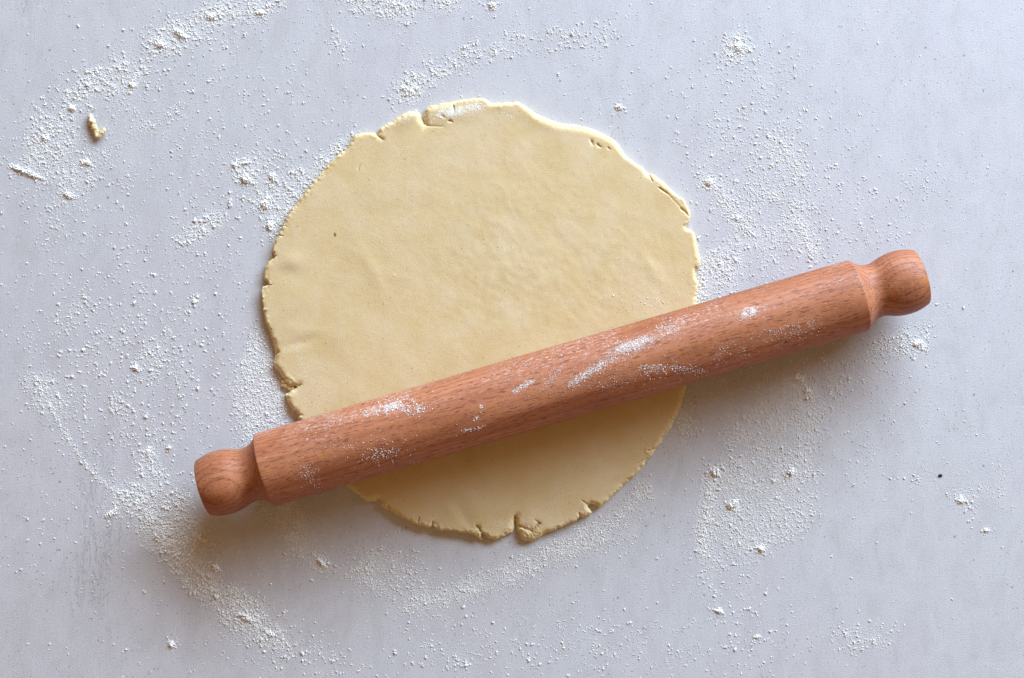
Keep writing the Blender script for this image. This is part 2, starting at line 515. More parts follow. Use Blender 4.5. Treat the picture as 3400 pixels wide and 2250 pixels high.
for a, b, wd, dep in CR:
    A = np.array(W(*a, 0.005)[:2]) * MM
    B = np.array(W(*b, 0.005)[:2]) * MM
    segs.append((A, B, wd, dep))
    L = np.hypot(*(B - A))
    n = max(3, int(L / 0.4))
    t = np.linspace(0, 1, n)[:, None]
    base = A * (1 - t) + B * t
    nv = np.array([-(B - A)[1], (B - A)[0]]) / max(L, 1e-6)
    for k in (0, -1, 1, -2, 2, -4, 4):
        q = base + nv * (k * wd * 0.55) + RNG.normal(0, 0.05, base.shape)
        q = q[in_poly(q[:, 0], q[:, 1], out)]
        if len(q):
            pts.append(q[dist_to_outline(q, out) > 0.25])

allp = np.vstack(pts)
n_out = len(out)
edges = [(i, (i + 1) % n_out) for i in range(n_out)]
vco, _, faces, *_r = delaunay_2d_cdt([Vector(p) for p in allp], edges, [], 1, 0.02)
V = np.array([(v.x, v.y) for v in vco])
D = dist_to_outline(V, out)


def seg_dist(P, A, B):
    AB = B - A
    t = np.clip(((P - A) @ AB) / max((AB ** 2).sum(), 1e-9), 0, 1)
    q = A + t[:, None] * AB
    return np.hypot(*(P - q).T), t


def gblob(P, px, py, rx, ry, ang=0.0):
    c = np.array(W(px, py, 0.005)[:2]) * MM
    d = P - c
    a = math.radians(ang)
    u = (d[:, 0] * math.cos(a) + d[:, 1] * math.sin(a)) / (rx * S * MM)
    v = (-d[:, 0] * math.sin(a) + d[:, 1] * math.cos(a)) / (ry * S * MM)
    return np.exp(-(u * u + v * v))


X, Y = V[:, 0], V[:, 1]
T = 4.5 + 0.5 * (fbm(X / 60, Y / 60, 5, 2) - 0.5)
wid = np.clip(3.0 + 6.5 * (fbm(X / 26, Y / 26, 9, 2) - 0.5), 1.0, 4.4)
wid = wid + 0.7 * np.clip(1 - np.abs(np.degrees(np.arctan2(Y, X)) - 60) / 45, 0, 1)
wid = np.where(np.degrees(np.arctan2(Y, X)) > 150, wid * 0.7, wid)
u = np.clip(D / wid, 0, 1)
prof = 0.26 + 0.74 * (1 - (1 - u) ** 2.3) ** 0.72
Z = T * prof
edge = np.exp(-(D / 2.6) ** 2)
Z += edge * (fbm(X / 1.5, Y / 1.5, 31, 3) - 0.5) * 1.8 * (1 - 0.75 * np.clip(1 - np.abs(np.degrees(np.arctan2(Y, X)) - 55) / 40, 0, 1))
# ripples left by the pin in the middle of the sheet
a = math.radians(-42)
ru, rv = X * math.cos(a) + Y * math.sin(a), -X * math.sin(a) + Y * math.cos(a)
rip = 0.6 * (fbm(ru / 13.0, rv / 8.0, 41, 2) - 0.5) + 0.75 * (fbm(ru / 3.6, rv / 2.8, 43, 3) - 0.5)
mask = np.clip(gblob(V, 1760, 760, 330, 250, -30) * 1.1 + gblob(V, 1700, 1000, 330, 180, 0) * 0.6 + gblob(V, 1230, 900, 170, 90, -30) * 0.5
               + gblob(V, 2150, 880, 180, 150) * 0.6, 0, 1)
Z += rip * mask * 0.40
Z += (fbm(X / 24, Y / 24, 51, 2) - 0.5) * 0.40
for px, py, rx, ry, an, hgt in ((972, 868, 34, 30, 0, 0.7), (952, 905, 36, 20, 10, -0.35), (985, 1140, 70, 14, 15, -0.45), (1000, 1095, 90, 26, -10, 0.25),
                                (1540, 1715, 46, 18, -50, -0.55), (1500, 1690, 40, 26, -40, 0.4), (1560, 1650, 60, 30, -50, 0.3),
                                (2160, 890, 60, 22, -50, 0.35), (1235, 890, 70, 25, -60, 0.35), (960, 1010, 60, 60, 0, 0.35),
                                (1500, 380, 75, 26, 8, 0.7), (1350, 395, 45, 22, 25, 0.6), (1660, 350, 60, 20, 0, 0.5), (1790, 392, 90, 26, -22, 0.5)):
    Z += hgt * gblob(V, px, py, rx, ry, an)
# crumbly torn places
for px, py, r in ((1755, 1768, 45), (1590, 1768, 26), (955, 1278, 30), (1440, 1742, 18), (2160, 1500, 25), (1955, 1690, 22), (905, 1170, 18), (975, 1372, 22)):
    Z += gblob(V, px, py, r, r) * (fbm(X / 1.1, Y / 1.1, 77, 3) - 0.52) * 2.0
for A, B, wd, dep in segs:
    d, t = seg_dist(V + (np.stack([vnoise(X / 1.2, Y / 1.2, 91), vnoise(X / 1.2, Y / 1.2, 92)], 1) - 0.5) * 0.5, A, B)
    Z -= dep * np.exp(-(d / wd) ** 2) * (1 - 0.55 * t)
Z = np.maximum(Z, 0.5)

# floury places on the sheet
FL = np.zeros(len(V))
for px, py, rx, ry, an, s in ((1500, 372, 85, 30, 8, 0.72), (1575, 355, 50, 26, 0, 0.66), (1355, 388, 50, 22, 28, 0.5), (1440, 400, 40, 22, 0, 0.45),
                              (1680, 385, 60, 22, -8, 0.42), (1640, 410, 130, 30, 0, 0.28), (990, 1180, 26, 70, 10, 0.42), (1010, 1245, 40, 60, 25, 0.36),
                              (1000, 1030, 60, 90, 30, 0.22), (1025, 1310, 30, 60, 20, 0.30), (1535, 1705, 30, 28, -40, 0.42), (1600, 1755, 75, 22, 0, 0.38),
                              (1500, 1755, 70, 14, 0, 0.36), (1660, 1745, 60, 30, 0, 0.40), (2045, 570, 60, 60, 0, 0.26), (2020, 690, 90, 70, 0, 0.20),
                              (1210, 440, 40, 14, 0, 0.35), (1290, 415, 40, 16, 20, 0.45), (2190, 1000, 70, 30, 0, 0.22), (2250, 700, 40, 60, 30, 0.22),
                              (980, 960, 40, 50, 0, 0.20), (2020, 490, 50, 20, -20, 0.24)):
    FL = np.maximum(FL, s * gblob(V, px, py, rx, ry, an))

FL = np.maximum(FL, mask * np.clip((fbm(ru / 4.0, rv / 2.6, 43, 3) - 0.44) * 1.6, 0, 0.30))
FL = np.maximum(FL, edge * np.clip((fbm(X / 5, Y / 5, 101, 3) - 0.42) * 2.0, 0, 0.45))
# skirt down to the table, slightly undercut
verts3 = [(x / MM, y / MM, z / MM) for x, y, z in zip(X, Y, Z)]
fcs = [tuple(f_) for f_ in faces]
cnt = {}
for f_ in fcs:
    for i in range(3):
        e = (f_[i], f_[(i + 1) % 3])
        cnt[tuple(sorted(e))] = cnt.get(tuple(sorted(e)), []) + [e]
bedges = [v[0] for v in cnt.values() if len(v) == 1]
low = {}
cx0 = V.mean(0)
for a_, b_ in bedges:
    for k_ in (a_, b_):
        if k_ not in low:
            dv = cx0 - V[k_]
            dv = dv / np.hypot(*dv) * 0.45
            low[k_] = len(verts3)
            verts3.append(((V[k_, 0] + dv[0]) / MM, (V[k_, 1] + dv[1]) / MM, 0.00005))
for a_, b_ in bedges:
    fcs.append((b_, a_, low[a_], low[b_]))
me = bpy.data.meshes.new('dough_sheet')
me.from_pydata(verts3, [], fcs)
ext = len(verts3) - len(V)
at = me.attributes.new('flour', 'FLOAT', 'POINT')
at.data.foreach_set('value', np.concatenate([FL, np.zeros(ext)]).astype(np.float32))
rimv = np.clip(1 - D / (wid * 1.15), 0, 1) ** 0.8
at = me.attributes.new('rim', 'FLOAT', 'POINT')
at.data.foreach_set('value', np.concatenate([rimv, np.ones(ext)]).astype(np.float32))
bm = bmesh.new()
bm.from_mesh(me)
bmesh.ops.recalc_face_normals(bm, faces=bm.faces[:])
bm.to_mesh(me)
bm.free()
me.polygons.foreach_set('use_smooth', [True] * len(me.polygons))
dough = tag(link('dough_sheet', me, M_DOUGH), 'round sheet of pale rolled pastry dough with cracked edges under the rolling pin', 'dough')


def blobby(name, spheres, mat, voxel, amp=0.0, freq=900.0, parent=None, smooth=True):
    """fused lump from overlapping balls (x,y,z,r, zsquash) in metres"""
    bm = bmesh.new()
    for x, y, z, r, q in spheres:
        bmesh.ops.create_icosphere(bm, subdivisions=3, radius=r,
                                   matrix=Matrix.Translation((x, y, z)) @ Matrix.Diagonal((1, 1, q, 1)))
    me = bpy.data.meshes.new(name)
    bm.to_mesh(me)
    bm.free()
    o = link(name, me, mat)
    md = o.modifiers.new('fuse', 'REMESH')
    md.mode = 'VOXEL'
    md.voxel_size = voxel
    dg = bpy.context.evaluated_depsgraph_get()
    me2 = bpy.data.meshes.new_from_object(o.evaluated_get(dg))
    o.modifiers.clear()
    o.data = me2
    me2.name = name
    for v in me2.vertices:
        n_ = v.normal.copy()
        k = mnoise.fractal(v.co * freq, 1.0, 2.0, 3)
        v.co += n_ * (k * amp)
        if v.co.z < 0.00002 and parent is None:
            v.co.z = 0.00002
    me2.polygons.foreach_set('use_smooth', [smooth] * len(me2.polygons))
    if parent:
        o.parent = parent
    return o


def torn(lst, amp, name='torn_lump'):
    sp = []
    for px, py, rpx, z in lst:
        x, y, _ = W(px, py, z)
        sp.append((x, y, z, rpx * S, 0.75))
    o = blobby(name, sp, M_DOUGH, 0.0003, amp * 0.6, 800.0, parent=dough)
    a1 = o.data.attributes.new('rim', 'FLOAT', 'POINT')
    a1.data.foreach_set('value', np.ones(len(o.data.vertices), np.float32))
    return o


torn([(1735, 1778, 9, .0015), (1748, 1784, 11, .0018), (1764, 1779, 12, .0024), (1775, 1770, 11, .0028), (1745, 1768, 9, .003),
      (1757, 1790, 8, .0012), (1785, 1757, 8, .0034)], 0.0006)['label'] = 'crumbly torn lump at the lower rim of the dough'
torn([(942, 1268, 8, .0012), (950, 1280, 9, .0014), (962, 1289, 8, .0012), (972, 1287, 7, .0016), (938, 1280, 6, .0009)],
     0.0005)['label'] = 'crumbly torn lump in the notch at the left rim'
torn([(1590, 1778, 8, .0013), (1597, 1786, 6, .0010), (1585, 1768, 7, .0018)], 0.0005)['label'] = 'small torn flap at the bottom rim'
torn([(906, 858, 6, .0010), (903, 850, 5, .0012), (909, 866, 5, .0008)], 0.0004)['label'] = 'tiny torn lump in the upper left notch'

# ------------------------------------------------------------------ rolling pin
Rb = 0.0222
ZC = 0.0047 + Rb
kz = 1 - ZC / H
pc = ((879 + 2853) / 2, (1560 + 979) / 2)
px_, py_, _ = W(pc[0], pc[1], ZC)
ANG = math.atan2(581, 1974)
L2 = math.hypot(1974, 581) / 2 * S * kz
pin = bpy.data.objects.new('rolling_pin', None)
pin.empty_display_size = 0.05
COL.objects.link(pin)
pin.location = (px_, py_, ZC - Rb)
pin.rotation_euler = (0, 0, ANG)
tag(pin, 'floured one piece beech wood rolling pin lying across the dough', 'rolling pin')


def lathe(name, prof, seg=160):
    """prof: (x, r) list; axis along X at local height Rb"""
    vs, fs = [], []
    for x, r in prof:
        for j in range(seg):
            a = 2 * math.pi * j / seg
            vs.append((x, r * math.cos(a), Rb + r * math.sin(a)))
    for i in range(len(prof) - 1):
        for j in range(seg):
            k = (j + 1) % seg
            fs.append((i * seg + j, (i + 1) * seg + j, (i + 1) * seg + k, i * seg + k))
    fs.append(tuple(range(seg)))
    fs.append(tuple((len(prof) - 1) * seg + j for j in range(seg)))
    me = bpy.data.meshes.new(name)
    me.from_pydata(vs, [], fs)
    bm = bmesh.new()
    bm.from_mesh(me)
    bmesh.ops.recalc_face_normals(bm, faces=bm.faces[:])
    bm.to_mesh(me)
    bm.free()
    me.polygons.foreach_set('use_smooth', [len(p.vertices) == 4 for p in me.polygons])
    return me


def barrel_r(x):
    t = x / L2
    return Rb * (1.0 - 0.010 * t - 0.004 * t * t)


prof = []
e = 0.0011
for i in range(7):
    a = math.pi / 2 * i / 6
    prof.append((-L2 + e * (1 - math.sin(a)), barrel_r(-L2) - e * (1 - math.cos(a)) * 0.9))
prof = sorted(prof)
prof[0] = (-L2, barrel_r(-L2) - e * 0.9)
mid = [(x, barrel_r(x)) for x in np.linspace(-L2 + e, L2 - e, 330)]
right = []
e2 = 0.0018
for i in range(9):
    a = math.pi / 2 * i / 8
    right.append((L2 - e2 + e2 * math.sin(a), barrel_r(L2) - e2 * (1 - math.cos(a))))
left = []
for i in range(7):
    a = math.pi / 2 * i / 6
    left.append((-L2 + e - e * math.sin(a), barrel_r(-L2) - e * (1 - math.cos(a))))
mid = [m_ for m_ in mid if -L2 + e < m_[0] < L2 - e2]
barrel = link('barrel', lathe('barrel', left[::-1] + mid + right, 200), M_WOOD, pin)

# turned handle profile: px from the shoulder, px radius in the photograph
HP = [(-6, 117), (1, 117), (5, 113), (10, 108.5), (16, 104), (23, 99.5), (31, 95.8), (40, 93.2), (50, 91.6), (58, 91.6), (66, 92.8), (75, 95.3), (86, 99),
      (99, 103.5), (114, 107), (130, 109), (146, 109.6), (160, 108.8), (174, 106.8), (186, 104), (196, 101), (204, 98), (209, 96), (211, 94.8), (211.6, 93), (211.8, 90), (212, 60), (212.2, 20)]
sc = S * kz


def smooth_profile(pf, n=260):
    p = np.array(pf, float)
    t = np.concatenate([[0], np.cumsum(np.hypot(*np.diff(p, axis=0).T))])
    tt = np.linspace(0, t[-1], n)
    x = np.interp(tt, t, p[:, 0])
    r = np.interp(tt, t, p[:, 1])
    k = np.array([1, 2, 3, 2, 1]) / 9
    xs = np.convolve(np.pad(x, 2, 'edge'), k, 'valid')
    rs = np.convolve(np.pad(r, 2, 'edge'), k, 'valid')
    return list(zip(xs, rs))


for sgn in (1, -1):
    pf = [((L2 + x * sc) * sgn, r * sc * 0.985) for x, r in smooth_profile(HP)]
    h = link('handle', lathe('handle', pf, 160), M_WOOD, pin)

# ------------------------------------------------------------------ flour grains (geometry node instances)
def grain_group(mat):
    ng = bpy.data.node_groups.new('flour_grains', 'GeometryNodeTree')
    ng.interface.new_socket('Geometry', in_out='INPUT', socket_type='NodeSocketGeometry')
    ng.interface.new_socket('Geometry', in_out='OUTPUT', socket_type='NodeSocketGeometry')
    N, Lk = ng.nodes, ng.links
    gi, go = N.new('NodeGroupInput'), N.new('NodeGroupOutput')
    join = N.new('GeometryNodeJoinGeometry')
    rr = random.Random(5)
    for i in range(7):
        crumb = N.new('GeometryNodeJoinGeometry')
        for j in range(rr.randint(3, 6)):
            ico = N.new('GeometryNodeMeshIcoSphere')
            ico.inputs['Radius'].default_value = 0.75 if j == 0 else rr.uniform(0.28, 0.62)
            ico.inputs['Subdivisions'].default_value = 2
            tr = N.new('GeometryNodeTransform')
            an, ds = rr.uniform(0, 6.28), 0.0 if j == 0 else rr.uniform(0.5, 1.35)
            tr.inputs['Translation'].default_value = (ds * math.cos(an) * 1.25, ds * math.sin(an) * 0.8, rr.uniform(-0.1, 0.15))
            tr.inputs['Scale'].default_value = (rr.uniform(0.8, 1.35), rr.uniform(0.7, 1.1), rr.uniform(0.5, 0.75))
            tr.inputs['Rotation'].default_value = (rr.uniform(-.4, .4), rr.uniform(-.4, .4), rr.uniform(0, 3.1))
            Lk.new(ico.outputs['Mesh'], tr.inputs['Geometry'])
            Lk.new(tr.outputs[0], crumb.inputs[0])
        sp = N.new('GeometryNodeSetPosition')
        pos = N.new('GeometryNodeInputPosition')
        no = N.new('ShaderNodeTexNoise')
        no.noise_dimensions = '4D'
        no.inputs['W'].default_value = i * 7.3
        no.inputs['Scale'].default_value = 2.2
        no.inputs['Detail'].default_value = 2.0
        Lk.new(pos.outputs[0], no.inputs['Vector'])
        sub = N.new('ShaderNodeVectorMath')
        sub.operation = 'SUBTRACT'
        sub.inputs[1].default_value = (0.5, 0.5, 0.5)
        Lk.new(no.outputs['Color'], sub.inputs[0])
        scn = N.new('ShaderNodeVectorMath')
        scn.operation = 'SCALE'
        scn.inputs['Scale'].default_value = 1.1
        Lk.new(sub.outputs[0], scn.inputs[0])
        Lk.new(crumb.outputs[0], sp.inputs['Geometry'])
        Lk.new(scn.outputs[0], sp.inputs['Offset'])
        ss = N.new('GeometryNodeSetShadeSmooth')
        Lk.new(sp.outputs[0], ss.inputs[0])
        sm = N.new('GeometryNodeSetMaterial')
        sm.inputs['Material'].default_value = mat
        Lk.new(ss.outputs[0], sm.inputs[0])
        g2i = N.new('GeometryNodeGeometryToInstance')
        Lk.new(sm.outputs[0], g2i.inputs[0])
        Lk.new(g2i.outputs[0], join.inputs[0])
    iop = N.new('GeometryNodeInstanceOnPoints')
    Lk.new(gi.outputs[0], iop.inputs['Points'])
    Lk.new(join.outputs[0], iop.inputs['Instance'])
    iop.inputs['Pick Instance'].default_value = True
    rv = N.new('FunctionNodeRandomValue')
    rv.data_type = 'FLOAT_VECTOR'
    rv.inputs[0].default_value = (-0.35, -0.35, 0.0)
    rv.inputs[1].default_value = (0.35, 0.35, 6.28)
    Lk.new(rv.outputs[0], iop.inputs['Rotation'])
    na = N.new('GeometryNodeInputNamedAttribute')
    na.data_type = 'FLOAT'
    na.inputs['Name'].default_value = 'rad'
    Lk.new(na.outputs['Attribute'], iop.inputs['Scale'])
    Lk.new(iop.outputs[0], go.inputs[0])
    return ng


GRAINS = grain_group(M_FLOUR)


def grain_object(name, pts3, rad, label):
    me = bpy.data.meshes.new(name)
    me.vertices.add(len(pts3))
    me.vertices.foreach_set('co', np.asarray(pts3, np.float32).ravel())
    at = me.attributes.new('rad', 'FLOAT', 'POINT')
    at.data.foreach_set('value', np.asarray(rad, np.float32))
    me.update()
    o = link(name, me, M_FLOUR)
    md = o.modifiers.new('grains', 'NODES')
    md.node_group = GRAINS
    tag(o, label, 'flour', kind='stuff')
    return o


class Dust:
    """collects grain positions in overview coordinates"""
    def __init__(self, mul=1.0, tail=0.0):
        self.tail = tail
        self.p, self.r, self.mul = [], [], mul

    def add(self, P, rmin, rmax, clump=0.0, cs=26.0, seed=1, power=2.6, tail=None):
        tail = self.tail if tail is None else tail
        P = np.asarray(P, float)
        if tail:
            far = RNG.random(len(P)) < 0.22
            P[far] += RNG.normal(0, tail, (far.sum(), 2))
        n1 = fbm(P[:, 0] / cs, P[:, 1] / cs, seed, 4)
        n2 = fbm(P[:, 0] / (cs * 0.28), P[:, 1] / (cs * 0.28), seed + 5, 3)
        f_ = 0.6 * n1 + 0.4 * n2
        pr = np.clip((f_ - 0.40) / 0.22, 0, 1)
        keep = RNG.random(len(P)) < (1 - clump) + clump * pr ** 1.5
        P, pr = P[keep], pr[keep]
        uu = RNG.random(len(P))
        r = rmin + (rmax - rmin) * uu ** (power + 2.2 - 2.2 * pr * clump)
        self.p.append(P)
        self.r.append(r)

    def blob(self, cx, cy, rx, ry, ang, n, rmin=.13, rmax=.5, clump=.8, **k):
        n = n * self.mul
        q = RNG.normal(0, 0.55, (int(n), 2)) * (rx, ry)
        a = math.radians(ang)
        P = np.stack([cx + q[:, 0] * math.cos(a) - q[:, 1] * math.sin(a), cy + q[:, 0] * math.sin(a) + q[:, 1] * math.cos(a)], 1)
        self.add(P, rmin, rmax, clump, **k)

    def stroke(self, pl, w, n, rmin=.13, rmax=.5, clump=.8, **k):
        p = np.array(pl, float)
        n = n * self.mul
        s = np.concatenate([[0], np.cumsum(np.hypot(*np.diff(p, axis=0).T))])
        t = RNG.random(int(n)) * s[-1]
        P = np.stack([np.interp(t, s, p[:, 0]), np.interp(t, s, p[:, 1])], 1) + RNG.normal(0, w * 0.5, (int(n), 2))
        self.add(P, rmin, rmax, clump, **k)

    def poly(self, pl, n, soft=10, rmin=.13, rmax=.5, clump=.8, **k):
        p = np.array(pl, float)
        lo, hi = p.min(0), p.max(0)
        q = RNG.uniform(lo, hi, (int(n * self.mul), 2))
        q = q[in_poly(q[:, 0], q[:, 1], p)]
        q = q + RNG.normal(0, soft * 1.5, q.shape)
        self.add(q, rmin, rmax, clump, **k)


D1 = Dust(1.35, 20.0)
# sparse sifted film over the whole board: thick at the left and the middle, thin at the far right
base = RNG.uniform((-40, -40), (2410, 1610), (120000, 2))
dens = np.clip(0.62 - 0.00022 * base[:, 0], 0.10, 0.62)
dens *= np.where((base[:, 0] < 330) & (base[:, 1] < 190), 0.35, 1.0)
dens *= np.where((base[:, 0] > 1850) & ((base[:, 1] < 380) | (base[:, 1] > 1180)), 0.45, 1.0)
dens *= np.where((base[:, 0] < 1500) & (base[:, 1] > 1350), 0.6, 1.0)
base = base[RNG.random(len(base)) < dens]
mv = RNG.random(len(base)) < 0.68          # most grains lie in little irregular groups
seeds = base[~mv]
pick = RNG.integers(0, len(seeds), mv.sum())
base[mv] = seeds[pick] + RNG.normal(0, 1, (mv.sum(), 2)) * RNG.uniform(0.8, 4.5, (mv.sum(), 1))
D1.add(base, .08, .42, .55, cs=60, seed=3, power=3.8)
D1.poly([(0, 350), (330, 130), (560, 60), (760, 200), (560, 560), (560, 900), (420, 1130), (60, 950)], 15000, 30, .12, .52, .85, cs=38, seed=8)
D1.poly([(150, 700), (420, 720), (470, 900), (380, 1030), (220, 1000), (120, 850)], 5200, 25, .14, .62, .95, cs=24, seed=12)
# upper left band
D1.stroke([(340, 110), (420, 70), (500, 38), (560, 18), (640, -10)], 34, 5200, .13, .6, .9, cs=16)
D1.stroke([(95, 370), (125, 270), (200, 205), (260, 180), (330, 150)], 52, 5200, .13, .62, .9, cs=20, seed=4)
D1.stroke([(230, 370), (300, 310), (370, 280), (420, 235)], 16, 1700, .11, .34, .7, cs=16, seed=6)
D1.poly([(60, 380), (110, 300), (190, 350), (240, 410), (200, 460), (130, 530), (90, 500), (130, 440)], 5600, 10, .12, .5, .8, cs=16, seed=5)
D1.blob(880, 8, 80, 26, 10, 2600, .13, .6, .85, cs=15, seed=9)
D1.blob(1040, 8, 60, 20, 0, 700, .13, .5, .85, cs=15, seed=9)
D1.blob(790, 110, 25, 40, 0, 500, .13, .5, .85, cs=14, seed=9)
D1.blob(950, 200, 42, 24, -25, 1000, .14, .6, .8, cs=12, seed=2)
D1.stroke([(930, 205), (1000, 170), (1080, 135), (1160, 108), (1260, 92), (1420, 82)], 26, 4200, .13, .52, .9, cs=17, seed=21)
# left of the dough
D1.poly([(535, 380), (620, 370), (720, 380), (700, 450), (640, 530), (605, 510), (560, 430)], 4200, 14, .14, .62, .92, cs=18, seed=14)
D1.stroke([(820, 322), (770, 355), (740, 395), (700, 445), (660, 495), (630, 545)], 13, 3000, .14, .55, .7, cs=15, seed=15)
D1.stroke([(415, 560), (450, 535), (505, 500)], 18, 900, .14, .6, .85, cs=13, seed=17)
D1.poly([(600, 752), (565, 830), (548, 900), (556, 960), (572, 1005), (540, 1035), (590, 1010), (700, 965), (660, 880), (636, 830), (615, 760)],
        26000, 7, .12, .42, .45, cs=22, seed=18)
# long drawn line and the band at the lower left
D1.stroke([(85, 890), (110, 930), (140, 985), (180, 1050), (225, 1105), (262, 1132), (300, 1160)], 7, 2300, .12, .40, .35, cs=16, seed=19)
D1.stroke([(80, 870), (100, 910), (125, 950)], 26, 900, .13, .5, .8, cs=15, seed=19)
D1.stroke([(290, 1140), (345, 1185), (380, 1235), (420, 1285), (450, 1330)], 34, 8200, .13, .56, .85, cs=18, seed=20)
D1.poly([(335, 1190), (400, 1170), (480, 1230), (480, 1290), (440, 1330), (380, 1260)], 6500, 10, .12, .5, .8, cs=18, seed=21)
D1.stroke([(450, 1330), (500, 1370), (560, 1410), (610, 1450), (650, 1485)], 30, 6500, .12, .52, .85, cs=18, seed=22)
D1.poly([(480, 1370), (560, 1380), (640, 1460), (600, 1490), (540, 1470)], 3600, 12, .12, .45, .8, cs=18, seed=24)
D1.stroke([(335, 1040), (345, 1090), (380, 1130), (420, 1170)], 40, 2200, .13, .55, .85, cs=16, seed=26)
D1.poly([(560, 1480), (760, 1500), (900, 1568), (640, 1568)], 1800, 20, .14, .58, .9, cs=20, seed=27)
D1.poly([(585, 1172), (690, 1150), (720, 1230), (750, 1300), (750, 1322), (690, 1290), (640, 1225)], 13000, 7, .12, .42, .72, cs=17, seed=28)
# bands below the dough
D1.poly([(790, 1325), (830, 1285), (900, 1265), (960, 1310), (1000, 1345), (930, 1375), (850, 1365)], 7000, 12, .12, .42, .75, cs=18, seed=29)
D1.stroke([(930, 1410), (1010, 1385), (1090, 1360), (1180, 1330), (1260, 1290), (1330, 1262), (1400, 1240)], 30, 15000, .10, .36, .7, cs=22, seed=30)
D1.stroke([(1290, 1270), (1380, 1225), (1440, 1190), (1480, 1140), (1500, 1130)], 24, 5200, .10, .36, .7, cs=20, seed=31)
D1.poly([(1380, 1250), (1500, 1175), (1510, 1205), (1430, 1290)], 1800, 8, .10, .36, .7, cs=18, seed=32)
D1.poly([(960, 1460), (1180, 1450), (1250, 1480), (1200, 1550), (900, 1568)], 1500, 20, .13, .55, .9, cs=22, seed=33)
D1.poly([(1250, 1430), (1560, 1440), (1640, 1540), (1300, 1540)], 2400, 20, .11, .45, .85, cs=24, seed=34)
# right of the dough
D1.poly([(1600, 160), (1720, 80), (1830, 180), (1960, 380), (2030, 520), (1900, 600), (1740, 660), (1640, 640), (1640, 440), (1590, 320)],
        15000, 30, .12, .48, .8, cs=30, seed=35)
D1.poly([(1640, 330), (1800, 310), (1880, 420), (1900, 580), (1760, 640), (1690, 520)], 8000, 24, .12, .45, .85, cs=24, seed=36)
D1.blob(1703, 112, 30, 26, 0, 900, .14, .62, .8, cs=11, seed=37)
D1.stroke([(1630, 410), (1660, 440), (1700, 500), (1740, 545)], 15, 2300, .13, .5, .7, cs=14, seed=38)
D1.stroke([(1790, 320), (1830, 360), (1860, 400)], 24, 1400, .13, .45, .8, cs=14, seed=39)
D1.stroke([(1838, 505), (1862, 540), (1875, 575), (1890, 600)], 12, 1900, .12, .38, .35, cs=14, seed=40)
D1.stroke([(1640, 590), (1650, 620), (1680, 600), (1670, 660)], 22, 2300, .13, .5, .75, cs=14, seed=41)
D1.stroke([(1625, 600), (1625, 700)], 16, 1600, .13, .5, .6, cs=14, seed=42)
D1.poly([(1980, 520), (2080, 490), (2150, 520), (2060, 560), (1990, 570)], 1500, 14, .12, .42, .85, cs=18, seed=43)
D1.blob(2130, 430, 50, 40, 0, 600, .12, .4, .85, cs=16, seed=44)
# shadow side on the right
D1.poly([(1590, 950), (1660, 890), (1850, 830), (2080, 765), (2190, 690), (2170, 760), (2060, 850), (1960, 900), (1890, 1000), (1760, 960),
         (1690, 1000), (1590, 1010)], 24000, 12, .10, .38, .7, cs=26, seed=45)
D1.poly([(1690, 970), (1860, 880), (1900, 960), (1880, 1100), (1885, 1190), (1840, 1245), (1750, 1265), (1690, 1310), (1632, 1300), (1620, 1210), (1642, 1110), (1672, 1070)],
        30000, 8, .11, .42, .62, cs=24, seed=46)
D1.stroke([(1650, 1085), (1640, 1150), (1630, 1220), (1625, 1285)], 12, 2600, .13, .48, .6, cs=14, seed=47)
D1.poly([(1610, 1280), (1740, 1290), (1780, 1340), (1620, 1380)], 1800, 16, .11, .42, .8, cs=18, seed=48)
D1.stroke([(2040, 800), (2110, 790), (2130, 800)], 28, 1500, .12, .5, .7, cs=14, seed=49)
D1.poly([(1900, 900), (2120, 830), (2140, 980), (1950, 1120)], 2600, 25, .10, .36, .8, cs=26, seed=50)
D1.poly([(1560, 960), (1600, 900), (1600, 1010), (1560, 1010)], 1800, 6, .11, .4, .6, cs=15, seed=51)
D1.poly([(1620, 1400), (1830, 1370), (1860, 1500), (1650, 1560)], 1300, 20, .12, .5, .9, cs=22, seed=52)
D1.blob(1985, 1475, 75, 32, -5, 800, .14, .55, .85, cs=15, seed=53)
D1.blob(2290, 1120, 70, 60, 0, 700, .10, .36, .8, cs=18, seed=54)
D1.blob(2240, 1165, 26, 40, 0, 250, .12, .45, .8, cs=14, seed=54)
D1.blob(2120, 1110, 45, 30, 0, 300, .12, .42, .8, cs=14, seed=54)

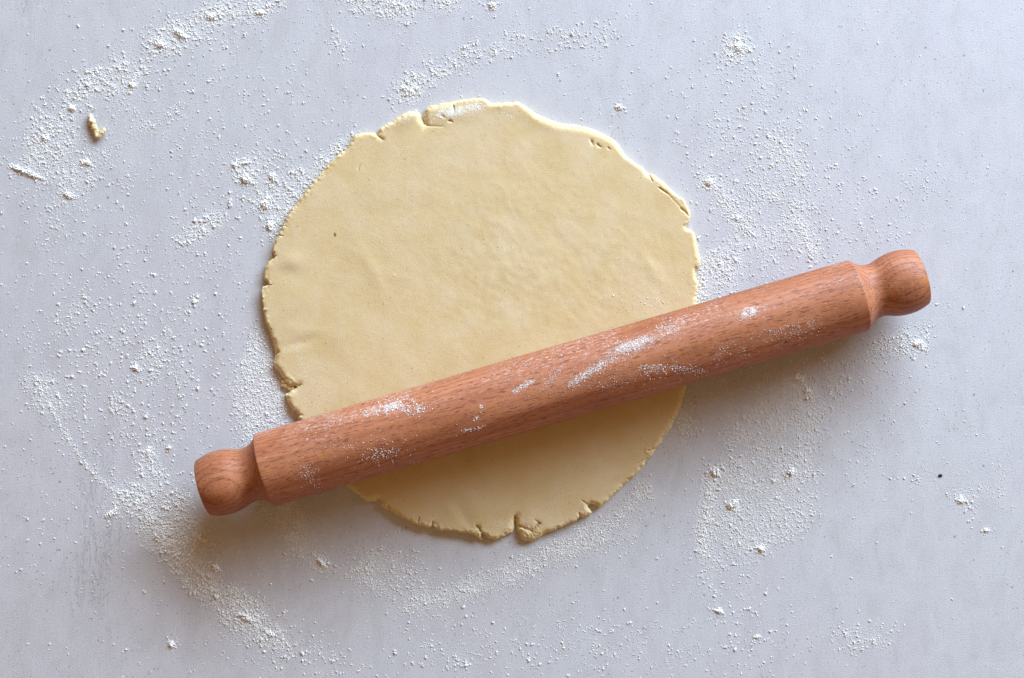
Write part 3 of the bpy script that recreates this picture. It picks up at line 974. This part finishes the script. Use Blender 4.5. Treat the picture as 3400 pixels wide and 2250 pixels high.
# heaps that can be told apart: x, y, half lengths, tilt, height mm, which one it is
CLUMPS = [
    (62, 398, 42, 7, 22, 2.2, 'long thin ridge of flour at the left edge of the photo'),
    (158, 450, 15, 7, 32, 1.7, 'short flour ridge below the right end of the long flour ridge'),
    (200, 376, 12, 6, 28, 1.5, 'small oblong flour clump below the scrap of dough'),
    (105, 318, 9, 9, 30, 1.4, 'flour clump left of the scrap of dough, level with its lower end'),
    (168, 250, 8, 8, 40, 1.7, 'round flour clump just up and left of the scrap of dough'),
    (307, 196, 9, 8, 20, 1.3, 'flour clump right of and above the scrap of dough in the upper left'),
    (418, 78, 19, 8, 32, 2.2, 'largest oblong flour clump in the upper left of the table'),
    (373, 103, 15, 9, 10, 1.9, 'flour clump just left of and below the largest upper left clump'),
    (490, 37, 12, 8, -5, 1.5, 'flour clump near the top edge, right of the largest upper left clump'),
    (602, 29, 11, 5, 5, 1.3, 'small flat flour clump near the top edge above the left rim of the dough'),
    (1139, 12, 8, 7, 20, 1.6, 'lone flour crumb at the top edge straight above the top of the dough'),
    (943, 207, 17, 7, 25, 1.5, 'flour clump just above the upper left shoulder of the dough'),
    (569, 413, 14, 12, 20, 2.6, 'tall flour clump left of the dough, biggest of the group there'),
    (632, 410, 9, 11, 0, 1.8, 'flour clump between the tall clump and the upper left dough edge'),
    (614, 472, 11, 12, 0, 2.4, 'rounded flour clump below the tall clump, close to the left dough edge'),
    (624, 520, 8, 12, 10, 1.9, 'lowest flour clump of the group touching the left dough edge'),
    (544, 381, 6, 8, 0, 1.4, 'small flour clump above and left of the tall clump'),
    (570, 376, 11, 4, -5, 1.2, 'thin flat flour flake right above the tall clump'),
    (450, 697, 6, 6, 0, 1.3, 'lone small flour crumb on bare table left of the dough'),
    (315, 850, 8, 8, 20, 1.7, 'flour clump in the middle of the scattered flour at the left'),
    (257, 1186, 16, 7, -40, 1.5, 'oblong flour clump left of the lower left flour band'),
    (345, 1046, 10, 12, 10, 1.2, 'flour clump left of the left handle of the rolling pin'),
    (466, 1243, 16, 7, 35, 1.9, 'oblong flour clump below the left handle at the edge of the flour band'),
    (570, 1427, 22, 8, 25, 2.0, 'largest flour clump in the lower left flour band'),
    (623, 1462, 15, 6, 38, 1.4, 'flour clump at the lower end of the lower left flour band'),
    (500, 1313, 11, 8, 30, 1.4, 'loose flour clump right of the lower left flour band'),
    (398, 1490, 7, 8, 0, 1.4, 'small flour clump near the bottom edge below the flour band'),
    (745, 1302, 16, 5, 45, 1.4, 'narrow flour ridge at the tip of the flour fan under the left handle'),
    (1655, 1093, 13, 11, 40, 2.4, 'thick flour clump in the shaded flour, nearest the lower right dough edge'),
    (1830, 1090, 10, 10, 0, 2.1, 'round flour clump at the right side of the lower right flour patch'),
    (1694, 1166, 16, 10, -30, 2.2, 'broad flour clump in the middle of the lower right flour patch'),
    (1760, 1268, 11, 6, 25, 1.5, 'flour clump at the lower tip of the lower right flour patch'),
    (1846, 872, 13, 9, 0, 1.5, 'flour clump in the shade right below the middle of the rolling pin'),
    (1868, 903, 9, 8, 0, 1.4, 'rounded flour clump slightly further below the rolling pin in its shade'),
    (2122, 795, 14, 9, 0, 1.6, 'flour clump below the right handle of the rolling pin'),
    (1640, 421, 10, 9, 0, 2.0, 'flour clump right of the upper right dough edge'),
    (1706, 108, 11, 13, 20, 1.5, 'fluffy flour clump in the upper right, far above the pin'),
    (1432, 247, 8, 7, 0, 1.4, 'small flour clump above the upper right dough edge'),
    (1664, 1413, 7, 5, 10, 1.4, 'lone flour crumb below the lower right flour patch'),
    (1752, 1472, 6, 5, 0, 1.0, 'faint flour crumb near the bottom edge right of centre'),
    (2282, 1226, 8, 4, 5, 1.2, 'flat flour flake near the right edge below the black speck'),
    (2223, 1157, 9, 6, 10, 1.3, 'small flour flake just below and right of the black speck'),
]
for x, y, lx, ly, an, hg, _l in CLUMPS:      # crumbs fallen off each heap
    D1.blob(x, y, lx * 1.5 + 5, ly * 1.7 + 5, an, 26 + lx * ly * 0.55, .16, .60, .55, cs=8, seed=int(x), power=1.2)
Pg = np.vstack(D1.p)
Rg = np.concatenate(D1.r)
# the larger grains are crumbs of several grains stuck together
Rg = np.clip(0.055 + (Rg - 0.10) * 0.85, 0.05, None)
Rg = Rg * np.exp(RNG.normal(0, 0.28, len(Rg)))
big = np.where((Rg > 0.20) & (RNG.random(len(Rg)) < 0.85))[0]
exP, exR, exZ = [], [], []
for i in big:
    for _ in range(RNG.integers(3, 11)):
        r = Rg[i] * (0.25 + 0.6 * RNG.random() ** 2)
        a_ = RNG.uniform(0, 2 * math.pi)
        dd = Rg[i] * (0.4 + 2.2 * RNG.random() ** 2) / 0.264
        exP.append((Pg[i, 0] + math.cos(a_) * dd, Pg[i, 1] + math.sin(a_) * dd))
        exR.append(r)
        exZ.append(RNG.uniform(0, 0.9) * Rg[i] if dd * 0.264 < Rg[i] * 1.1 else 0.0)
Zg = np.zeros(len(Rg))
Pg = np.vstack([Pg, exP])
Rg = np.concatenate([Rg, exR])
Zg = np.concatenate([Zg, exZ])
wx = (Pg[:, 0] * K - 1700) * S
wy = (1125 - Pg[:, 1] * K) * S
# nothing inside the sheet of dough
shr = (out + nn * 0.4) / MM
ok = ~in_poly(wx, wy, shr[::3]) & (np.abs(wx) < 0.345) & (np.abs(wy) < 0.235)
wx, wy, Rg, Zg = wx[ok], wy[ok], Rg[ok], Zg[ok]
pts3 = np.stack([wx, wy, Rg * 0.0003 + Zg * 0.0007], 1)
build_table(wx, wy, Rg * 0.001)
grain_object('sifted_flour', pts3, Rg * 0.001, 'fine white flour dusted over the pale grey table top')
print('grains on table', len(pts3))

# ------------------------------------------------------------------ flour on the pin
D2 = Dust(1.3, 7.0)
D2.blob(910, 942, 55, 20, -12, 900, .13, .60, .85, cs=9, seed=61)
D2.blob(912, 938, 16, 11, 0, 160, .2, .65, .2, cs=9, seed=62)
D2.blob(965, 948, 26, 10, -10, 240, .16, .6, .7, cs=8, seed=63)
D2.blob(870, 945, 30, 8, -10, 220, .16, .55, .7, cs=8, seed=64)
D2.stroke([(720, 1010), (800, 1020), (880, 1050), (960, 1060)], 44, 620, .11, .46, .85, cs=15, seed=65)
D2.blob(885, 1050, 30, 14, 0, 220, .12, .5, .8, cs=9, seed=66)
D2.stroke([(705, 1080), (725, 1110), (740, 1130)], 24, 420, .10, .36, .8, cs=12, seed=67)
D2.blob(760, 985, 50, 25, -20, 260, .10, .36, .8, cs=14, seed=68)
D2.stroke([(1188, 907), (1210, 893), (1235, 880)], 5, 480, .12, .45, .5, cs=8, seed=69)
D2.stroke([(1318, 892), (1345, 872), (1372, 856), (1400, 838)], 10, 850, .13, .5, .35, cs=9, seed=70)
D2.stroke([(1400, 838), (1430, 812), (1460, 798), (1500, 785), (1530, 762), (1575, 745)], 18, 1700, .12, .5, .6, cs=10, seed=71)
D2.blob(1480, 795, 30, 12, -22, 380, .13, .5, .2, cs=8, seed=72)
D2.blob(1445, 802, 20, 9, -22, 220, .13, .5, .2, cs=8, seed=72)
D2.stroke([(1262, 890), (1280, 865), (1300, 850)], 13, 420, .10, .36, .6, cs=9, seed=73)
D2.stroke([(1230, 905), (1320, 880), (1420, 840), (1540, 790), (1620, 750)], 30, 1700, .08, .30, .7, cs=12, seed=74)
D2.stroke([(1480, 855), (1530, 850), (1600, 858), (1640, 862)], 13, 900, .11, .45, .75, cs=9, seed=75)
D2.stroke([(1380, 895), (1460, 870), (1540, 870)], 22, 420, .09, .36, .8, cs=10, seed=76)
D2.blob(1722, 726, 7, 5, 0, 110, .2, .55, 0, cs=8)
D2.blob(1742, 720, 8, 6, 0, 140, .2, .60, 0, cs=8)
D2.stroke([(1660, 745), (1720, 735), (1770, 725)], 8, 120, .12, .42, .7, cs=8, seed=77)
D2.blob(1113, 940, 4, 4, 0, 40, .15, .5, 0)
D2.blob(1102, 967, 4, 5, 0, 40, .15, .5, 0)
D2.stroke([(1068, 996), (1090, 994), (1118, 985)], 4, 150, .12, .42, .3, cs=8, seed=78)
D2.stroke([(1640, 830), (1760, 800), (1880, 770)], 34, 1100, .08, .32, .8, cs=14, seed=79)
D2.stroke([(1760, 770), (1830, 762), (1890, 745)], 12, 420, .08, .34, .8, cs=10, seed=80)
D2.stroke([(690, 972), (960, 900), (1180, 832), (1480, 745), (1950, 612)], 9, 2000, .07, .26, .8, cs=16, seed=81)
D2.stroke([(1080, 880), (1500, 760), (1900, 640)], 26, 900, .07, .30, .85, cs=16, seed=82)
D2.stroke([(640, 1070), (1200, 940), (1700, 800), (1980, 710)], 60, 2200, .07, .26, .85, cs=20, seed=83)
P2 = np.vstack(D2.p)
R2 = np.clip(np.concatenate(D2.r) * 0.72 - 0.02, 0.045, None)
NX, NY = math.cos(ANG), math.sin(ANG)
pos2 = []
rad2 = []
for (qx, qy), r in zip(P2, R2):
    # walk the camera ray down on to the barrel
    w0 = np.array(OV(qx, qy, 0.0))
    c0 = np.array((0, 0, H))
    dr = w0 - c0
    # barrel frame
    o3 = c0 - np.array((px_, py_, ZC))
    lx, ly, lz = o3[0] * NX + o3[1] * NY, -o3[0] * NY + o3[1] * NX, o3[2]
    dx, dy, dz = dr[0] * NX + dr[1] * NY, -dr[0] * NY + dr[1] * NX, dr[2]
    rr = Rb * 0.998
    A_ = dy * dy + dz * dz
    B_ = 2 * (ly * dy + lz * dz)
    C_ = ly * ly + lz * lz - rr * rr
    disc = B_ * B_ - 4 * A_ * C_
    if disc <= 0:
        continue
    t = (-B_ - math.sqrt(disc)) / (2 * A_)
    x, y, z = lx + t * dx, ly + t * dy, lz + t * dz
    if abs(x) > L2 - 0.003:
        continue
    rr = barrel_r(x) + r * 0.0004
    nrm = math.hypot(y, z)
    y, z = y / nrm * rr, z / nrm * rr
    pos2.append((px_ + x * NX - y * NY, py_ + x * NY + y * NX, ZC + z))
    rad2.append(r * 0.001)
# rubbed-in powder film from the clinging grains, plus lightening painted on the upper flank
pl = np.array([((p[0] - px_) * NX + (p[1] - py_) * NY, -(p[0] - px_) * NY + (p[1] - py_) * NX, p[2] - ZC) for p in pos2])
bx_, ba_ = np.arange(-0.21, 0.2101, 0.0012), np.linspace(-math.pi, math.pi, 121)
Hp, _, _ = np.histogram2d(pl[:, 0], np.arctan2(pl[:, 1], pl[:, 2]), bins=[bx_, ba_], weights=(np.array(rad2) * 1000) ** 2 * math.pi)
kk = np.array([1, 4, 6, 4, 1]) / 16.0
for _i in range(2):
    Hp = np.apply_along_axis(lambda v: np.convolve(v, kk, 'same'), 0, Hp)
    Hp = np.apply_along_axis(lambda v: np.convolve(v, kk, 'same'), 1, Hp)
bv = np.empty(len(barrel.data.vertices) * 3, np.float32)
barrel.data.vertices.foreach_get('co', bv)
bv = bv.reshape(-1, 3)
ia = np.clip(((np.arctan2(bv[:, 1], bv[:, 2] - Rb) + math.pi) / (2 * math.pi) * 120).astype(int), 0, 119)
ib = np.clip(((bv[:, 0] + 0.21) / 0.0012).astype(int), 0, Hp.shape[0] - 1)
upper = np.clip(bv[:, 1] / Rb * 0.9 + 0.35, 0, 1) * np.clip((fbm(bv[:, 0] / 0.03, bv[:, 1] / 0.008, 7, 4) - 0.32) * 1.1, 0, 0.28)  # thin dust that also paints the window-lit flank paler
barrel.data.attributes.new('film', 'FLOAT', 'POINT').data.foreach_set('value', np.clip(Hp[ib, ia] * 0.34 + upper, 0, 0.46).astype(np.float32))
grain_object('clinging_flour', pos2, rad2, 'white flour clinging to the upper side of the wooden rolling pin')

# a few grains on the sheet just above the pin
D3 = Dust()
D3.stroke([(1420, 690), (1480, 695), (1560, 690)], 16, 70, .10, .40, .2, cs=8)
D3.stroke([(1050, 840), (1200, 800), (1400, 740)], 60, 50, .07, .25, 0)
D3.blob(911, 636, 1.5, 1.5, 0, 5, .25, .45, 0)
P3, R3 = np.vstack(D3.p), np.concatenate(D3.r)
w3 = np.stack([(P3[:, 0] * K - 1700) * S * (1 - .0053 / H), (1125 - P3[:, 1] * K) * S * (1 - .0053 / H)], 1)
idx = [int(np.argmin(((V / MM - q) ** 2).sum(1))) for q in w3]
grain_object('scattered_flour', np.stack([w3[:, 0], w3[:, 1], Z[idx] / MM + R3 * 0.0004], 1), R3 * 0.001,
             'a few loose flour grains on the dough just above the rolling pin')

# ------------------------------------------------------------------ flour clumps that can be told apart
_bm = bmesh.new()
bmesh.ops.create_icosphere(_bm, subdivisions=2, radius=1.0)
_bm.verts.ensure_lookup_table()
_base = np.array([v.co[:] for v in _bm.verts])
LUMP_F = np.array([[v.index for v in f_.verts] for f_ in _bm.faces])
_bm.free()
LUMPS = []
for _k in range(8):
    off = Vector((_k * 5.3, 1.0, 2.0))
    LUMPS.append(np.array([np.array(v) * (1 + 0.55 * mnoise.noise(Vector(v) * 1.3 + off) + 0.25 * mnoise.noise(Vector(v) * 3.1 + off)) for v in _base]))


def clump(x, y, lx, ly, ang, hgt, label, n=None, curve=0.0):
    """heap of stuck flour grains; overview px, half lengths px, height mm"""
    rnd = np.random.default_rng(int(x * 31 + y * 17))
    n = n or int(46 + lx * ly * 1.0)
    a = math.radians(ang)
    ox, oy, _ = OV(x, y)
    vs, fs = [], []
    for i in range(n):
        t = rnd.uniform(-1.05, 1.05) if lx > 2.2 * ly else float(np.clip(rnd.normal(0, 0.55), -1.25, 1.25))
        q = rnd.normal(0, 0.58)
        uu, vv = t * lx, q * ly * math.sqrt(max(0.12, 1 - t * t * 0.8)) + curve * (t * t - 0.4) * ly
        prof = max(0.0, 1 - (q / 1.1) ** 2) * max(0.06, 1 - t * t * 0.9)
        wx_ = (uu * math.cos(a) - vv * math.sin(a)) * K * S
        wy_ = -(uu * math.sin(a) + vv * math.cos(a)) * K * S
        r = (0.12 + 0.5 * rnd.random() ** 1.6) * (0.6 + 0.4 * prof) * 0.001 * (1.0 if hgt > 1.2 else 0.8)
        z = rnd.uniform(0.1, 1) * prof * hgt * 0.00062
        g_ = LUMPS[rnd.integers(0, len(LUMPS))]
        ca, sa = math.cos(t * 40 + i), math.sin(t * 40 + i)
        g_ = g_ @ np.array([[ca, -sa, 0], [sa, ca, 0], [0, 0, 1]])
        g_ = g_ * rnd.uniform(.75, 1.3, 3) * r + (wx_, wy_, max(z, r * 0.4))
        fs.append(LUMP_F + len(vs) * len(g_))
        vs.append(g_)
    vs, fs = np.vstack(vs), np.vstack(fs)
    vs[:, 2] = np.maximum(vs[:, 2], 0)
    me = bpy.data.meshes.new('flour_clump')
    me.from_pydata(vs.tolist(), [], fs.tolist())
    me.polygons.foreach_set('use_smooth', [True] * len(me.polygons))
    o = link('flour_clump', me, M_CLUMP, loc=(ox, oy, 0))
    return tag(o, label, 'flour clump', 'larger flour clumps lying on the table')


for spec in CLUMPS:
    clump(*spec)

# ------------------------------------------------------------------ scrap of dough, black speck, herb fleck, pale crumb
def rel(lst):
    return [(*W(px, py, z)[:2], z, r * S, 0.62) for px, py, r, z in lst]


sp = rel([(301, 390, 10, .0014), (297, 397, 7, .001), (306, 404, 12, .0019), (300, 408, 8, .0012), (312, 416, 10.5, .002), (318, 426, 9, .0018), (310, 430, 6, .001), (320, 438, 9.5, .0018), (324, 449, 10, .002), (330, 446, 9, .002),
          (337, 440, 8.5, .002), (344, 433, 7.5, .0017), (346, 428, 5, .0013), (327, 454, 7.5, .0016), (300, 384, 7, .0014), (313, 422, 10, .002)])
cxx, cyy, _ = W(318, 420)
sp = [(x - cxx, y - cyy, z, r, q) for x, y, z, r, q in sp]
scrap = blobby('dough_scrap', sp, M_DOUGH, 0.00028, 0.00065, 480.0)
scrap.location = (cxx, cyy, 0)
scrap.data.attributes.new('rim', 'FLOAT', 'POINT').data.foreach_set('value', np.full(len(scrap.data.vertices), 0.3, np.float32))
fa = np.array([0.55 if v.co.y > 0.002 else 0.3 for v in scrap.data.vertices], np.float32)
scrap.data.attributes.new('flour', 'FLOAT', 'POINT').data.foreach_set('value', fa)
tag(scrap, 'small bone shaped scrap of dough on the floured table at the upper left', 'dough scrap')

cxx, cyy, _ = W(3122, 1578)
sp = [((dx) * S, dy * S, 0.0003, r * S, 0.5) for dx, dy, r in ((-3, 0, 4), (2, 1, 4.2), (4, -1, 3), (0, -3, 2.6), (0, 4, 2))]
speck = blobby('burnt_speck', sp, M_BLACK, 0.00014, 0.0001, 2500.0)
speck.location = (cxx, cyy, 0)
tag(speck, 'tiny black speck on the bare table at the right', 'speck')


def flake(name, px, py, lx, ly, ang, mat, label, cat):
    x, y, _ = W(px, py, 0.0053)
    i = int(np.argmin(((V / MM - np.array((x, y))) ** 2).sum(1)))
    bm = bmesh.new()
    bmesh.ops.create_icosphere(bm, subdivisions=3, radius=1.0, matrix=Matrix.Diagonal((lx * S, ly * S, 0.00022, 1)))
    for v in bm.verts:
        v.co += Vector((mnoise.noise(v.co * 1900), mnoise.noise(v.co * 1900 + Vector((3, 3, 3))), 0)) * 0.0005
    me = bpy.data.meshes.new(name)
    bm.to_mesh(me)
    bm.free()
    me.polygons.foreach_set('use_smooth', [True] * len(me.polygons))
    o = link(name, me, mat, loc=(x, y, Z[i] / MM + 0.0001))
    o.rotation_euler = (0, 0, math.radians(ang))
    return tag(o, label, cat)


flake('herb_fleck', 1112, 777, 2.8, 6.0, 15, M_GREEN, 'tiny green herb fleck on the left of the dough', 'fleck')
flake('pale_crumb', 1638, 1524, 3.0, 6.0, 5, M_BROWN, 'tiny pale crumb on the shaded dough below the rolling pin', 'crumb')
